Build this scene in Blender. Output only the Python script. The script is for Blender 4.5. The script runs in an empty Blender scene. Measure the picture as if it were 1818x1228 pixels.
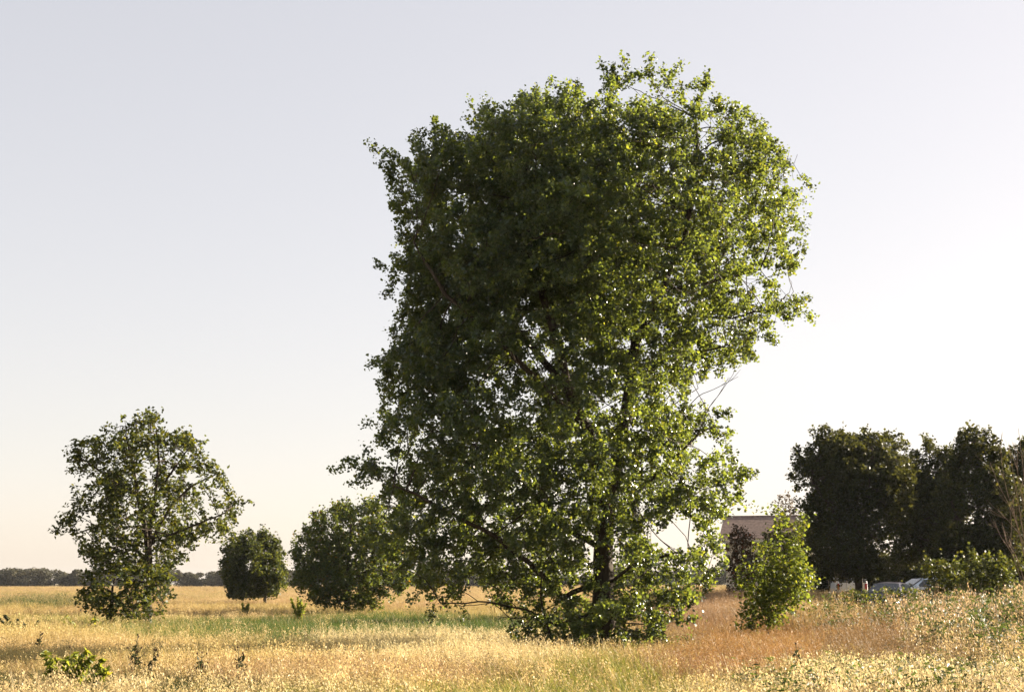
import bpy, math, random
import numpy as np
from mathutils import Vector, Matrix

SEED = 7
random.seed(SEED)
rng = np.random.default_rng(SEED)
scene = bpy.context.scene
COL = scene.collection

# ------------------------------------------------------------------ camera, sky, sun, exposure
FPX, CX, CY, CAMZ = 2525.0, 909.0, 614.0, 1.75          # focal length in photo pixels (50 mm on 36 mm film)
PITCH = math.atan(421.0 / FPX)
cam_d = bpy.data.cameras.new('camera'); cam = bpy.data.objects.new('camera', cam_d); COL.objects.link(cam)
cam_d.lens = 50; cam_d.sensor_width = 36; cam_d.clip_start = 0.1; cam_d.clip_end = 6000
cam.location = (0, 0, CAMZ); cam.rotation_euler = (math.radians(90) + PITCH, 0, 0)
scene.camera = cam

SUN_AZ, SUN_EL = math.radians(65), math.radians(19)     # azimuth clockwise from the view direction (+Y)
world = bpy.data.worlds.new('World'); scene.world = world; world.use_nodes = True
wn = world.node_tree.nodes; wl = world.node_tree.links; wn.clear()
sky = wn.new('ShaderNodeTexSky'); sky.sky_type = 'NISHITA'; sky.sun_disc = False
sky.sun_elevation = SUN_EL; sky.sun_rotation = SUN_AZ
sky.altitude = 0; sky.air_density = 1.0; sky.dust_density = 1.0; sky.ozone_density = 1.0
hs = wn.new('ShaderNodeHueSaturation'); hs.inputs['Saturation'].default_value = 0.76
gm = wn.new('ShaderNodeGamma'); gm.inputs['Gamma'].default_value = 0.44
warm = wn.new('ShaderNodeMix'); warm.data_type = 'RGBA'; warm.blend_type = 'MULTIPLY'
warm.inputs[0].default_value = 1.0; warm.inputs[7].default_value = (1.69, 1.53, 1.455, 1)
bg = wn.new('ShaderNodeBackground'); bg.inputs['Strength'].default_value = 0.0655
wo = wn.new('ShaderNodeOutputWorld')
wl.new(sky.outputs[0], hs.inputs['Color']); wl.new(hs.outputs[0], gm.inputs[0]); wl.new(gm.outputs[0], warm.inputs[6])
wl.new(warm.outputs[2], bg.inputs['Color']); wl.new(bg.outputs[0], wo.inputs['Surface'])

sun_d = bpy.data.lights.new('sun', 'SUN'); sun = bpy.data.objects.new('sun', sun_d); COL.objects.link(sun)
sun_d.energy = 5.0; sun_d.angle = math.radians(0.6); sun_d.color = (1.0, 0.87, 0.68)
sd = Vector((math.sin(SUN_AZ) * math.cos(SUN_EL), math.cos(SUN_AZ) * math.cos(SUN_EL), math.sin(SUN_EL)))
sun.rotation_euler = sd.to_track_quat('Z', 'Y').to_euler(); sun.location = sd * 100

scene.view_settings.view_transform = 'Standard'; scene.view_settings.look = 'None'
scene.view_settings.exposure = 2.25; scene.view_settings.gamma = 1.0
scene.cycles.max_bounces = 8; scene.cycles.diffuse_bounces = 4; scene.cycles.transmission_bounces = 6
scene.cycles.volume_bounces = 0
scene.cycles.use_denoising = True

# ------------------------------------------------------------------ helpers: pixels, noise, terrain
cp, sp = math.cos(PITCH), math.sin(PITCH)
def PX(px, py, D):
    """photo pixel at world depth D (metres along +Y) -> world point"""
    u, v = (px - CX) / FPX, (CY - py) / FPX
    t = D / (cp - v * sp)
    return Vector((u * t, D, CAMZ + t * (sp + v * cp)))
def project(x, y, z):
    dz = z - CAMZ
    f = y * cp + dz * sp
    return CX + FPX * x / f, CY - FPX * (-y * sp + dz * cp) / f
def sm(a, b, x):
    t = np.clip((x - a) / (b - a), 0, 1); return t * t * (3 - 2 * t)
def vnoise(p, seed=0):
    """value noise in -1..1, p (n,3)"""
    p = np.asarray(p, float); i = np.floor(p).astype(np.int64); f = p - i; f = f * f * (3 - 2 * f)
    def h(a, b, c):
        n = (a * 374761393 + b * 668265263 + c * 2147483647 + seed * 1274126177) & 0xffffffff
        n = ((n ^ (n >> 13)) * 1274126177) & 0xffffffff
        return ((n ^ (n >> 16)) & 0xffff) / 32767.5 - 1
    r = 0
    for dx in (0, 1):
        for dy in (0, 1):
            for dz in (0, 1):
                w = np.where(dx, f[:, 0], 1 - f[:, 0]) * np.where(dy, f[:, 1], 1 - f[:, 1]) * np.where(dz, f[:, 2], 1 - f[:, 2])
                r = r + w * h(i[:, 0] + dx, i[:, 1] + dy, i[:, 2] + dz)
    return r
def noise2(x, y, s, seed=0):
    return vnoise(np.stack([np.asarray(x) / s, np.asarray(y) / s, np.zeros_like(np.asarray(x, float)) + .5], 1), seed)
def terrain(x, y):
    x = np.asarray(x, float); y = np.asarray(y, float)
    z = -0.30 * sm(27, 35, y) * (1 - sm(70, 120, y)) * (1 - sm(5, 11, x))
    z = z + sm(3, 10, x) * (0.30 * sm(20, 32, y) + 0.28 * sm(60, 69, y)) * (1 - 0.4 * sm(110, 200, y))
    z = z + 0.30 * sm(150, 460, y)
    z = z + 0.05 * np.sin(x * .31 + 1) * np.sin(y * .23 + .5) + 0.03 * np.sin(x * .9 + y * .5) * (y < 140)
    return z
def tz(x, y): return float(terrain(np.array([x]), np.array([y]))[0])

# ------------------------------------------------------------------ helpers: objects and materials
def tag(o, label=None, cat=None, group=None, kind=None):
    if label: o['label'] = label
    if cat: o['category'] = cat
    if group: o['group'] = group
    if kind: o['kind'] = kind
    return o
def empty(name, loc, rz=0, **kw):
    o = bpy.data.objects.new(name, None); COL.objects.link(o); o.location = loc; o.rotation_euler = (0, 0, rz)
    o.empty_display_size = .2
    return tag(o, **kw)
def obj(name, me, parent=None, **kw):
    o = bpy.data.objects.new(name, me); COL.objects.link(o)
    if parent: o.parent = parent
    return tag(o, **kw)
def mesh_np(name, V, Fq=None, Ft=None, mat=None, tint=None, smooth=False):
    """V (n,3); Fq (m,4) quads; Ft (k,3) tris; tint (n,3) per-vertex colour"""
    me = bpy.data.meshes.new(name)
    V = np.ascontiguousarray(V, np.float32)
    loops, starts, off = [], [], 0
    if Fq is not None and len(Fq):
        Fq = np.asarray(Fq, np.int32); loops.append(Fq.ravel()); starts.append(np.arange(len(Fq)) * 4); off = len(Fq) * 4
    if Ft is not None and len(Ft):
        Ft = np.asarray(Ft, np.int32); loops.append(Ft.ravel()); starts.append(off + np.arange(len(Ft)) * 3)
    loops = np.concatenate(loops).astype(np.int32); starts = np.concatenate(starts).astype(np.int32)
    me.vertices.add(len(V)); me.vertices.foreach_set('co', V.ravel())
    me.loops.add(len(loops)); me.loops.foreach_set('vertex_index', loops)
    me.polygons.add(len(starts)); me.polygons.foreach_set('loop_start', starts)
    if smooth: me.polygons.foreach_set('use_smooth', np.ones(len(starts), bool))
    if tint is not None:
        a = me.attributes.new('tint', 'FLOAT_COLOR', 'POINT')
        c = np.ones((len(V), 4), np.float32); c[:, :3] = tint; a.data.foreach_set('color', c.ravel())
    me.update(calc_edges=True); me.validate()
    if mat: me.materials.append(mat)
    return me
class MB:
    """collects polygons for one mesh"""
    def __init__(s): s.v = []; s.f = []
    def poly(s, pts):
        i = len(s.v); s.v += [tuple(p) for p in pts]; s.f.append(list(range(i, i + len(pts))))
    def box(s, x0, x1, y0, y1, z0, z1):
        i = len(s.v)
        s.v += [(x0,y0,z0),(x1,y0,z0),(x1,y1,z0),(x0,y1,z0),(x0,y0,z1),(x1,y0,z1),(x1,y1,z1),(x0,y1,z1)]
        s.f += [[i,i+3,i+2,i+1],[i+4,i+5,i+6,i+7],[i,i+1,i+5,i+4],[i+1,i+2,i+6,i+5],[i+2,i+3,i+7,i+6],[i+3,i,i+4,i+7]]
    def prism(s, pts, d):
        """pts: planar polygon, d: extrusion vector"""
        n = len(pts); i = len(s.v); d = Vector(d)
        s.v += [tuple(p) for p in pts] + [tuple(Vector(p) + d) for p in pts]
        s.f.append([i + k for k in range(n)][::-1]); s.f.append([i + n + k for k in range(n)])
        for k in range(n): s.f.append([i + k, i + (k + 1) % n, i + n + (k + 1) % n, i + n + k])
    def rings(s, R, closed=True, cap=True):
        i = len(s.v); n = len(R[0])
        for r in R: s.v += [tuple(p) for p in r]
        for a in range(len(R) - 1):
            for k in range(n if closed else n - 1):
                k2 = (k + 1) % n
                s.f.append([i + a*n + k, i + a*n + k2, i + (a+1)*n + k2, i + (a+1)*n + k])
        if cap:
            s.f.append([i + k for k in range(n)][::-1]); s.f.append([i + (len(R)-1)*n + k for k in range(n)])
    def cyl(s, c, axis, r, L, n=20):
        c = Vector(c); a = Vector(axis).normalized(); u = a.orthogonal().normalized(); w = a.cross(u)
        R = []
        for t, rr in ((-.5, r*.93), (-.44, r), (.44, r), (.5, r*.93)):
            R.append([c + a*(t*L) + (u*math.cos(2*math.pi*k/n) + w*math.sin(2*math.pi*k/n))*rr for k in range(n)])
        s.rings(R)
    def build(s, name, mat, parent=None, smooth=False, bevel=0, **kw):
        me = bpy.data.meshes.new(name); me.from_pydata([tuple(v) for v in s.v], [], s.f); me.update()
        me.materials.append(mat)
        if smooth:
            for p in me.polygons: p.use_smooth = True
        o = obj(name, me, parent, **kw)
        if bevel:
            m = o.modifiers.new('bevel', 'BEVEL'); m.width = bevel; m.segments = 2; m.limit_method = 'ANGLE'
        return o

def new_mat(name):
    m = bpy.data.materials.new(name); m.use_nodes = True
    n = m.node_tree.nodes; n.clear(); return m, n, m.node_tree.links
def leaf_mat(name, front, back, mixf=0.42, rough=0.42, spec=0.5, instancer=False):
    """leaf: diffuse and gloss on the face, light passing through; tint varies leaf by leaf"""
    m, n, l = new_mat(name)
    at = n.new('ShaderNodeAttribute'); at.attribute_name = 'tint'
    at.attribute_type = 'INSTANCER' if instancer else 'GEOMETRY'
    def mul(c):
        x = n.new('ShaderNodeMix'); x.data_type = 'RGBA'; x.blend_type = 'MULTIPLY'; x.inputs[0].default_value = 1
        x.inputs[6].default_value = (*c, 1); l.new(at.outputs['Color'], x.inputs[7]); return x.outputs[2]
    b = n.new('ShaderNodeBsdfPrincipled'); l.new(mul(front), b.inputs['Base Color'])
    b.inputs['Roughness'].default_value = rough; b.inputs['Specular IOR Level'].default_value = spec
    t = n.new('ShaderNodeBsdfTranslucent'); l.new(mul(back), t.inputs['Color'])
    x = n.new('ShaderNodeMixShader'); x.inputs[0].default_value = mixf
    o = n.new('ShaderNodeOutputMaterial')
    l.new(b.outputs[0], x.inputs[1]); l.new(t.outputs[0], x.inputs[2]); l.new(x.outputs[0], o.inputs['Surface'])
    return m
def bark_mat(name, c1, c2, scale=9):
    m, n, l = new_mat(name)
    tc = n.new('ShaderNodeTexCoord'); mp = n.new('ShaderNodeMapping'); mp.inputs['Scale'].default_value = (scale, scale, scale * .22)
    no = n.new('ShaderNodeTexNoise'); no.inputs['Scale'].default_value = 1.6; no.inputs['Detail'].default_value = 5
    cr = n.new('ShaderNodeValToRGB'); cr.color_ramp.elements[0].color = (*c1, 1); cr.color_ramp.elements[1].color = (*c2, 1)
    cr.color_ramp.elements[0].position = .35; cr.color_ramp.elements[1].position = .68
    b = n.new('ShaderNodeBsdfPrincipled'); b.inputs['Roughness'].default_value = .9; b.inputs['Specular IOR Level'].default_value = .2
    bu = n.new('ShaderNodeBump'); bu.inputs['Strength'].default_value = .8; bu.inputs['Distance'].default_value = .03
    o = n.new('ShaderNodeOutputMaterial')
    l.new(tc.outputs['Object'], mp.inputs[0]); l.new(mp.outputs[0], no.inputs['Vector']); l.new(no.outputs[0], cr.inputs[0])
    l.new(cr.outputs[0], b.inputs['Base Color']); l.new(no.outputs[0], bu.inputs['Height']); l.new(bu.outputs[0], b.inputs['Normal'])
    l.new(b.outputs[0], o.inputs['Surface']); return m
def plain_mat(name, c, rough=.6, spec=.4, metal=0, noise=0, nscale=8, coat=0):
    m, n, l = new_mat(name)
    b = n.new('ShaderNodeBsdfPrincipled'); b.inputs['Base Color'].default_value = (*c, 1)
    b.inputs['Roughness'].default_value = rough; b.inputs['Specular IOR Level'].default_value = spec
    b.inputs['Metallic'].default_value = metal; b.inputs['Coat Weight'].default_value = coat
    if noise:
        tc = n.new('ShaderNodeTexCoord'); no = n.new('ShaderNodeTexNoise'); no.inputs['Scale'].default_value = nscale; no.inputs['Detail'].default_value = 4
        cr = n.new('ShaderNodeValToRGB')
        cr.color_ramp.elements[0].color = (*[x * (1 - noise) for x in c], 1); cr.color_ramp.elements[1].color = (*[min(1, x * (1 + noise)) for x in c], 1)
        cr.color_ramp.elements[0].position = .3; cr.color_ramp.elements[1].position = .7
        l.new(tc.outputs['Object'], no.inputs['Vector']); l.new(no.outputs[0], cr.inputs[0]); l.new(cr.outputs[0], b.inputs['Base Color'])
    o = n.new('ShaderNodeOutputMaterial'); l.new(b.outputs[0], o.inputs['Surface']); return m
def glass_mat(name):
    m, n, l = new_mat(name)
    b = n.new('ShaderNodeBsdfPrincipled'); b.inputs['Base Color'].default_value = (.02, .025, .03, 1)
    b.inputs['Roughness'].default_value = .05; b.inputs['Specular IOR Level'].default_value = .8
    o = n.new('ShaderNodeOutputMaterial'); l.new(b.outputs[0], o.inputs['Surface']); return m

# ------------------------------------------------------------------ the ground
def ground_material():
    m, n, l = new_mat('dry_ground')
    tc = n.new('ShaderNodeTexCoord')
    n1 = n.new('ShaderNodeTexNoise'); n1.inputs['Scale'].default_value = .05; n1.inputs['Detail'].default_value = 8; n1.inputs['Roughness'].default_value = .65
    n2 = n.new('ShaderNodeTexNoise'); n2.inputs['Scale'].default_value = 3.0; n2.inputs['Detail'].default_value = 6
    mp = n.new('ShaderNodeMapping'); mp.inputs['Scale'].default_value = (.35, 1, 1)
    c1 = n.new('ShaderNodeValToRGB'); e = c1.color_ramp.elements
    e[0].position = .36; e[0].color = (.28, .225, .095, 1); e[1].position = .6; e[1].color = (.42, .325, .18, 1)
    c2 = n.new('ShaderNodeValToRGB'); c2.color_ramp.elements[0].color = (.55, .55, .55, 1); c2.color_ramp.elements[1].color = (1, 1, 1, 1)
    x = n.new('ShaderNodeMix'); x.data_type = 'RGBA'; x.blend_type = 'MULTIPLY'; x.inputs[0].default_value = 1
    b = n.new('ShaderNodeBsdfPrincipled'); b.inputs['Roughness'].default_value = .95; b.inputs['Specular IOR Level'].default_value = .1
    bu = n.new('ShaderNodeBump'); bu.inputs['Strength'].default_value = .6; bu.inputs['Distance'].default_value = .15
    o = n.new('ShaderNodeOutputMaterial')
    l.new(tc.outputs['Object'], mp.inputs[0]); l.new(mp.outputs[0], n1.inputs['Vector']); l.new(tc.outputs['Object'], n2.inputs['Vector'])
    l.new(n1.outputs[0], c1.inputs[0]); l.new(n2.outputs[0], c2.inputs[0]); l.new(c1.outputs[0], x.inputs[6]); l.new(c2.outputs[0], x.inputs[7])
    l.new(x.outputs[2], b.inputs['Base Color']); l.new(n2.outputs[0], bu.inputs['Height']); l.new(bu.outputs[0], b.inputs['Normal'])
    l.new(b.outputs[0], o.inputs['Surface']); return m
def build_ground():
    ys = np.concatenate([np.arange(-60, 0, 6), np.arange(0, 130, 1.25), np.geomspace(130, 2400, 60)])
    us = np.concatenate([-np.geomspace(2400, 62, 30), np.arange(-60, 60.1, 1.5), np.geomspace(62, 2400, 30)])
    X, Y = np.meshgrid(us, ys); Z = terrain(X.ravel(), Y.ravel())
    V = np.stack([X.ravel(), Y.ravel(), Z], 1); nx = len(us); ny = len(ys)
    i = (np.arange(ny - 1)[:, None] * nx + np.arange(nx - 1)[None]).ravel()
    obj('ground', mesh_np('ground', V, np.stack([i, i + 1, i + nx + 1, i + nx], 1), mat=ground_material(), smooth=True),
        label='dry grassland ground under the standing grass, reaching to the far trees', kind='structure')
build_ground()

# ------------------------------------------------------------------ trees
def tube_paths(paths, sides_of):
    """paths: list of (pts (n,3), radii (n)); returns V, quads"""
    VV, QQ, off = [], [], 0
    for P, R in paths:
        n = len(P)
        if n < 2: continue
        k = sides_of(R[0])
        T = np.gradient(P, axis=0); T /= np.linalg.norm(T, axis=1, keepdims=True) + 1e-9
        a = np.cross(T, np.where(np.abs(T[:, 2:3]) > .9, [[1., 0, 0]], [[0, 0, 1.]])); a /= np.linalg.norm(a, axis=1, keepdims=True) + 1e-9
        for q in range(1, n):                                     # keep the frame from twisting
            v = a[q - 1] - T[q] * np.dot(a[q - 1], T[q]); a[q] = v / (np.linalg.norm(v) + 1e-9)
        b = np.cross(T, a)
        th = np.arange(k) * 2 * np.pi / k
        ring = P[:, None] + R[:, None, None] * (a[:, None] * np.cos(th)[None, :, None] + b[:, None] * np.sin(th)[None, :, None])
        if k >= 10: ring += (a[:, None] * np.cos(th)[None, :, None] + b[:, None] * np.sin(th)[None, :, None]) * R[:, None, None] * .09 * np.sin(th * 5 + np.arange(n)[:, None] * .3)[..., None]
        VV.append(ring.reshape(-1, 3))
        i = (np.arange(n - 1)[:, None] * k + np.arange(k)[None]); j = (np.arange(n - 1)[:, None] * k + (np.arange(k)[None] + 1) % k)
        QQ.append(np.stack([i, j, j + k, i + k], -1).reshape(-1, 4) + off); off += n * k
    if not VV: return np.zeros((0, 3)), np.zeros((0, 4), int)
    return np.concatenate(VV), np.concatenate(QQ)

def colonize(seeds, A, step, kill, r, iters=140, up=.05):
    """seeds: list of (parent index, point); A: attraction points. Returns positions, parents."""
    pos = [np.array(p, float) for _, p in seeds]; par = [q for q, _ in seeds]
    P = np.array(pos)
    d2 = ((A[:, None] - P[None]) ** 2).sum(-1); near = d2.argmin(1); nd = d2.min(1)
    alive = np.ones(len(A), bool); used = set()
    for it in range(iters):
        idx = np.nonzero(alive)[0]
        if len(idx) == 0: break
        dirs = {}
        D = A[idx] - P[near[idx]]; D /= np.linalg.norm(D, axis=1, keepdims=True) + 1e-9
        S = np.zeros_like(P); np.add.at(S, near[idx], D)
        act = np.unique(near[idx]); d = S[act] + r.normal(0, .25, (len(act), 3)); d[:, 2] += up
        d /= np.linalg.norm(d, axis=1, keepdims=True) + 1e-9
        newp = P[act] + d * step * r.uniform(.8, 1.2, (len(act), 1))
        key = [(int(a), *np.round(dd * 3).astype(int)) for a, dd in zip(act, d)]
        ok = np.array([k not in used for k in key]); used.update(key)
        if not ok.any():
            alive[idx[r.random(len(idx)) < .3]] = False; continue
        newp = newp[ok]; base = len(P)
        P = np.concatenate([P, newp]); par += list(act[ok])
        dn = ((A[idx][:, None] - newp[None]) ** 2).sum(-1); m = dn.min(1); am = dn.argmin(1)
        better = m < nd[idx]; near[idx[better]] = base + am[better]; nd[idx[better]] = m[better]
        alive[idx[nd[idx] < kill * kill]] = False
    return P, np.array(par)

def leaf_quads(C, size, r, up=.35, elong=1.25, fold=.25):
    """one folded diamond leaf for each centre"""
    n = len(C)
    N = r.normal(0, 1, (n, 3)); N[:, 2] = np.abs(N[:, 2]) + up; N /= np.linalg.norm(N, axis=1, keepdims=True)
    T = r.normal(0, 1, (n, 3)); T[:, 2] -= .5; T -= N * (T * N).sum(1, keepdims=True); T /= np.linalg.norm(T, axis=1, keepdims=True) + 1e-9
    B = np.cross(N, T); s = (size * r.uniform(.7, 1.25, (n, 1)))
    f = fold * r.uniform(.2, 1.6, (n, 1))
    base = C - T * s * .5 * elong; tip = C + T * s * .55 * elong
    mid = C - T * s * .08
    L = mid + B * s * .5 + N * s * f; R = mid - B * s * .5 + N * s * f
    V = np.stack([base, R, tip, L], 1).reshape(-1, 3)
    return V, np.arange(4 * n).reshape(-1, 4)
def leaf_deltoids(C, size, r, up=.35):
    """broad triangular poplar leaves, slightly folded"""
    n = len(C)
    N = r.normal(0, 1, (n, 3)); N[:, 2] = np.abs(N[:, 2]) + up; N /= np.linalg.norm(N, axis=1, keepdims=True)
    T = r.normal(0, 1, (n, 3)); T[:, 2] -= .6; T -= N * (T * N).sum(1, keepdims=True); T /= np.linalg.norm(T, axis=1, keepdims=True) + 1e-9
    B = np.cross(N, T); s = size * r.uniform(.55, 1.3, (n, 1)); f = r.uniform(.0, .3, (n, 1))
    V = np.stack([C - T*s*.42 + B*s*.24, C - T*s*.42 - B*s*.24, C - T*s*.12 - B*s*.52 + N*s*f, C + T*s*.58, C - T*s*.12 + B*s*.52 + N*s*f], 1).reshape(-1, 3)
    i = np.arange(n)[:, None] * 5
    return V, i + np.array([[0, 1, 2, 4]]), i + np.array([[4, 2, 3]])
def leaf_tints(n, r, spread=.25, yellow=.12, brown=0.0, k=4):
    t = np.ones((n, 3)) * r.uniform(1 - spread, 1 + spread, (n, 1))
    y = r.random(n) < yellow; t[y] *= [1.5, 1.25, .8]
    b = r.random(n) < brown; t[b] *= [2.0, 1.0, .8]
    return np.repeat(t, k, 0)

def row_profile(rows, D):
    """rows of (py, left px, right px) -> z, centre x, half width arrays in metres at depth D"""
    z, c, w = [], [], []
    for py, l, rr in rows:
        a, b = PX(l, py, D), PX(rr, py, D); z.append(a.z); c.append((a.x + b.x) / 2); w.append((b.x - a.x) / 2)
    o = np.argsort(z); return np.array(z)[o], np.array(c)[o], np.array(w)[o]

def sample_crown(rows, D, n, r, clump, thr, shell, depth, density=None, rough=.16):
    z, c, w = row_profile(rows, D); out = []; got = 0
    # area-weighted height
    zz = np.linspace(z[0], z[-1], 200); ww = np.interp(zz, z, w) ** 2 + .02; cdf = np.cumsum(ww); cdf /= cdf[-1]
    while got < n:
        k = n * 3
        Z = np.interp(r.random(k), cdf, zz); a = r.random(k) * 2 * np.pi; rad = r.random(k) ** shell
        W = np.interp(Z, z, w); Cc = np.interp(Z, z, c)
        X = Cc + np.cos(a) * rad * W; Y = D + np.sin(a) * rad * W * depth
        p = np.stack([X, Y, Z], 1)
        ax_ = np.stack([Cc, np.full(k, float(D)), Z], 1)
        lump = 1 - rough * .35 + rough * vnoise(p / (clump * 1.1), 31) + rough * .6 * vnoise(p / (clump * .4), 32)
        p[:, :2] = ax_[:, :2] + (p[:, :2] - ax_[:, :2]) * lump[:, None]
        p[:, 2] += clump * .22 * vnoise(p / (clump * .8), 33) * (Z > zz[30])
        X, Y, Z = p.T
        nz = .65 * vnoise(p / clump, int(r.integers(1e6)) if False else 11) + .35 * vnoise(p / (clump * .45), 5)
        ok = nz > thr
        if density is not None:
            px, py = project(X, Y, Z); ok &= r.random(k) < density(px, py)
        p = p[ok]; out.append(p); got += len(p)
    return np.concatenate(out)[:n]

def build_tree(name, label, cat, base_px, D, rows, limbs, n_attr, leaf, bark, leafm, *, seed=1, step=.3, kill=.35, trunk_r=.2,
               clump=1.2, thr=-.35, shell=.45, depth=.9, density=None, leafdens=None, sprigs=2, per=12, sprig_len=.35, leaf_n=2, rough=.16,
               yellow=.12, brown=0.0, spread=.25, group=None, limb_parts=True, up=.35, elong=1.25, min_r=.006, power=2.3, jitter=0.05, grow_up=.05, bare=(), deltoid=False, shoots=0.0):
    """limbs: list of polylines [(px, py, depth offset)], the first is the trunk from the ground up"""
    r = np.random.default_rng(seed)
    b = PX(base_px[0], base_px[1], D); gz = tz(b.x, D); root = np.array([b.x, D, gz])
    seeds = []; limb_last = []
    for li, pl in enumerate(limbs):
        pts = [np.array(PX(px, py, D + dy)) + [0, 0, 0] for px, py, dy in pl]
        if li == 0:
            pts[0] = root - [0, 0, .15]; parent = -1
        else:
            q = np.array([s[1] for s in seeds]); parent = int(((q - pts[0]) ** 2).sum(1).argmin())
            pts[0] = q[parent]
        cur = pts[0]
        if li == 0: seeds.append((-1, cur)); parent = 0
        for nxt in pts[1:]:
            L = np.linalg.norm(nxt - cur); k = max(1, int(L / step))
            for t in range(1, k + 1):
                p = cur + (nxt - cur) * t / k + r.normal(0, jitter * step, 3); seeds.append((parent, p)); parent = len(seeds) - 1
            cur = nxt
    A = sample_crown(rows, D, n_attr, r, clump, thr, shell, depth, density, rough)
    P, par = colonize(seeds, A, step, kill, r, up=grow_up)
    n = len(P)
    # radii by the pipe model
    acc = np.zeros(n); cnt = np.zeros(n, int)
    nch = np.bincount(par[1:], minlength=n)
    for i in range(n - 1, -1, -1):
        if nch[i] == 0: acc[i] = 1.0; cnt[i] = 1
        if par[i] >= 0: acc[par[i]] += acc[i]; cnt[par[i]] += cnt[i]
    R = np.maximum(min_r, trunk_r * (acc / acc[0]) ** (1 / power))
    # root flare
    h0 = np.maximum(P[:, 2] - gz, 0)
    R = np.where((par >= -1) & (np.arange(n) < len(seeds)) & (R > trunk_r * .6), R * (1 + .45 * np.exp(-h0 / (trunk_r * 1.6))), R)
    # decompose into paths
    kids = [[] for _ in range(n)]
    for i in range(1, n): kids[par[i]].append(i)
    paths = []                                                    # (node list, path id of parent)
    stack = [(0, -1, -1)]
    while stack:
        s, frm, limb = stack.pop()
        pth = ([frm] if frm >= 0 else []) + [s]; me_limb = limb
        pid = len(paths); paths.append(None)
        lb = pid if limb == -2 else limb
        cur = s
        while kids[cur]:
            ks = sorted(kids[cur], key=lambda q: -acc[q]); pth.append(ks[0])
            for o_ in ks[1:]:
                if limb == -1: stack.append((o_, cur, -2))
                else: stack.append((o_, cur, lb))
            cur = ks[0]
        paths[pid] = (pth, -1 if limb == -1 else lb)
    rootobj = empty(name, tuple(root), label=label, cat=cat, group=group)
    def sides(rr): return 14 if rr > .12 else 7 if rr > .05 else 4 if rr > .02 else 3
    by = {}
    for pth, lb in paths:
        pts = P[pth]; rad = R[pth].copy()
        if lb != -1 or pth[0] != 0:
            rad[0] = min(rad[0], rad[1] * 1.15)
        key = lb
        by.setdefault(key, []).append((pts, rad))
    small = []
    for key, pl in by.items():
        if key == -1:
            V, Q = tube_paths(pl, sides); obj('trunk', mesh_np('trunk', V - root, Q, mat=bark, smooth=True), rootobj)
        else:
            if limb_parts and pl[0][1][0] > .022:
                V, Q = tube_paths(pl, sides); obj('limb', mesh_np('limb', V - root, Q, mat=bark, smooth=True), rootobj)
            else: small += pl
    for pl in bare:                                               # leafless dead twigs
        q = np.array([PX(px, py, D + dy) for px, py, dy in pl]); j = int(((P - q[0]) ** 2).sum(1).argmin()); q[0] = P[j]
        t = np.linspace(0, len(q) - 1, 12); q = np.stack([np.interp(t, np.arange(len(q)), q[:, k]) for k in range(3)], 1) + r.normal(0, .015, (12, 3))
        q[1:-1] = (q[:-2] + q[1:-1] * 2 + q[2:]) / 4; q += np.sin(np.linspace(0, 6, 12))[:, None] * r.normal(0, .05, 3); q[0] = P[j]; small.append((q, np.linspace(.014, .005, 12)))
        for k in range(2):
            m_ = int(r.integers(4, 11)); d_ = q[m_] - q[m_ - 1]; d_ = d_ / np.linalg.norm(d_) + r.normal(0, .4, 3); s_ = np.linspace(0, 1, 5)[:, None]
            small.append((q[m_] + d_ * r.uniform(.2, .5) * s_ + np.array([0, 0, .1]) * s_ ** 2, np.linspace(.008, .004, 5)))
    if small:
        V, Q = tube_paths(small, sides); obj('twigs', mesh_np('twigs', V - root, Q, mat=bark, smooth=True), rootobj, kind='stuff')
    # leaves: sprigs at thin nodes
    thin = np.nonzero((cnt <= leaf_n) & (np.arange(n) > 2))[0]
    if leafdens is not None:
        px, py = project(P[thin, 0], P[thin, 1], P[thin, 2]); thin = thin[r.random(len(thin)) < leafdens(px, py)]
    S = np.repeat(P[thin], sprigs, 0)
    dirp = P[thin] - P[np.maximum(par[thin], 0)]; dirp /= np.linalg.norm(dirp, axis=1, keepdims=True) + 1e-9
    dv = np.repeat(dirp, sprigs, 0) * .7 + r.normal(0, .6, (len(S), 3)); dv[:, 2] += .12
    dv /= np.linalg.norm(dv, axis=1, keepdims=True)
    ln = sprig_len * r.uniform(.35, 1.25, (len(S), 1)) * np.where(r.random((len(S), 1)) < .07, 2.1, 1)
    t = r.random((len(S), per, 1)) ** .8
    C = S[:, None] + dv[:, None] * ln[:, None] * t + r.normal(0, max(leaf * .75, .07), (len(S), per, 3))
    C = C.reshape(-1, 3)
    if shoots:                                                    # long upright shoots that break the outline
        U = P[thin[r.random(len(thin)) < shoots]]; k2 = per + 8
        du = r.normal(0, .28, (len(U), 3)); du[:, 2] = 1; du /= np.linalg.norm(du, axis=1, keepdims=True)
        CU = U[:, None] + du[:, None] * min(1, leaf * 9) * r.uniform(.4, .8, (len(U), 1, 1)) * r.random((len(U), k2, 1)) + r.normal(0, leaf * .7, (len(U), k2, 3))
        C = np.concatenate([C, CU.reshape(-1, 3)]); S = np.concatenate([S, np.zeros((int(np.ceil(len(U) * k2 / per)), 3))])
    ts = np.repeat(r.uniform(.78, 1.28, len(S)), per)[:len(C)]   # shoots differ a little in colour
    ok = C[:, 2] > terrain(C[:, 0], C[:, 1]) + .04; C = C[ok]; ts = ts[ok]
    if deltoid: (V, Q, T3), kv = leaf_deltoids(C, leaf, r, up=up), 5
    else: (V, Q), T3, kv = leaf_quads(C, leaf, r, up=up, elong=elong), None, 4
    obj('crown', mesh_np('crown', V - root, Q, T3, mat=leafm, tint=leaf_tints(len(C), r, spread, yellow, brown, kv) * np.repeat(ts, kv)[:, None]), rootobj, kind='stuff')
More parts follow.
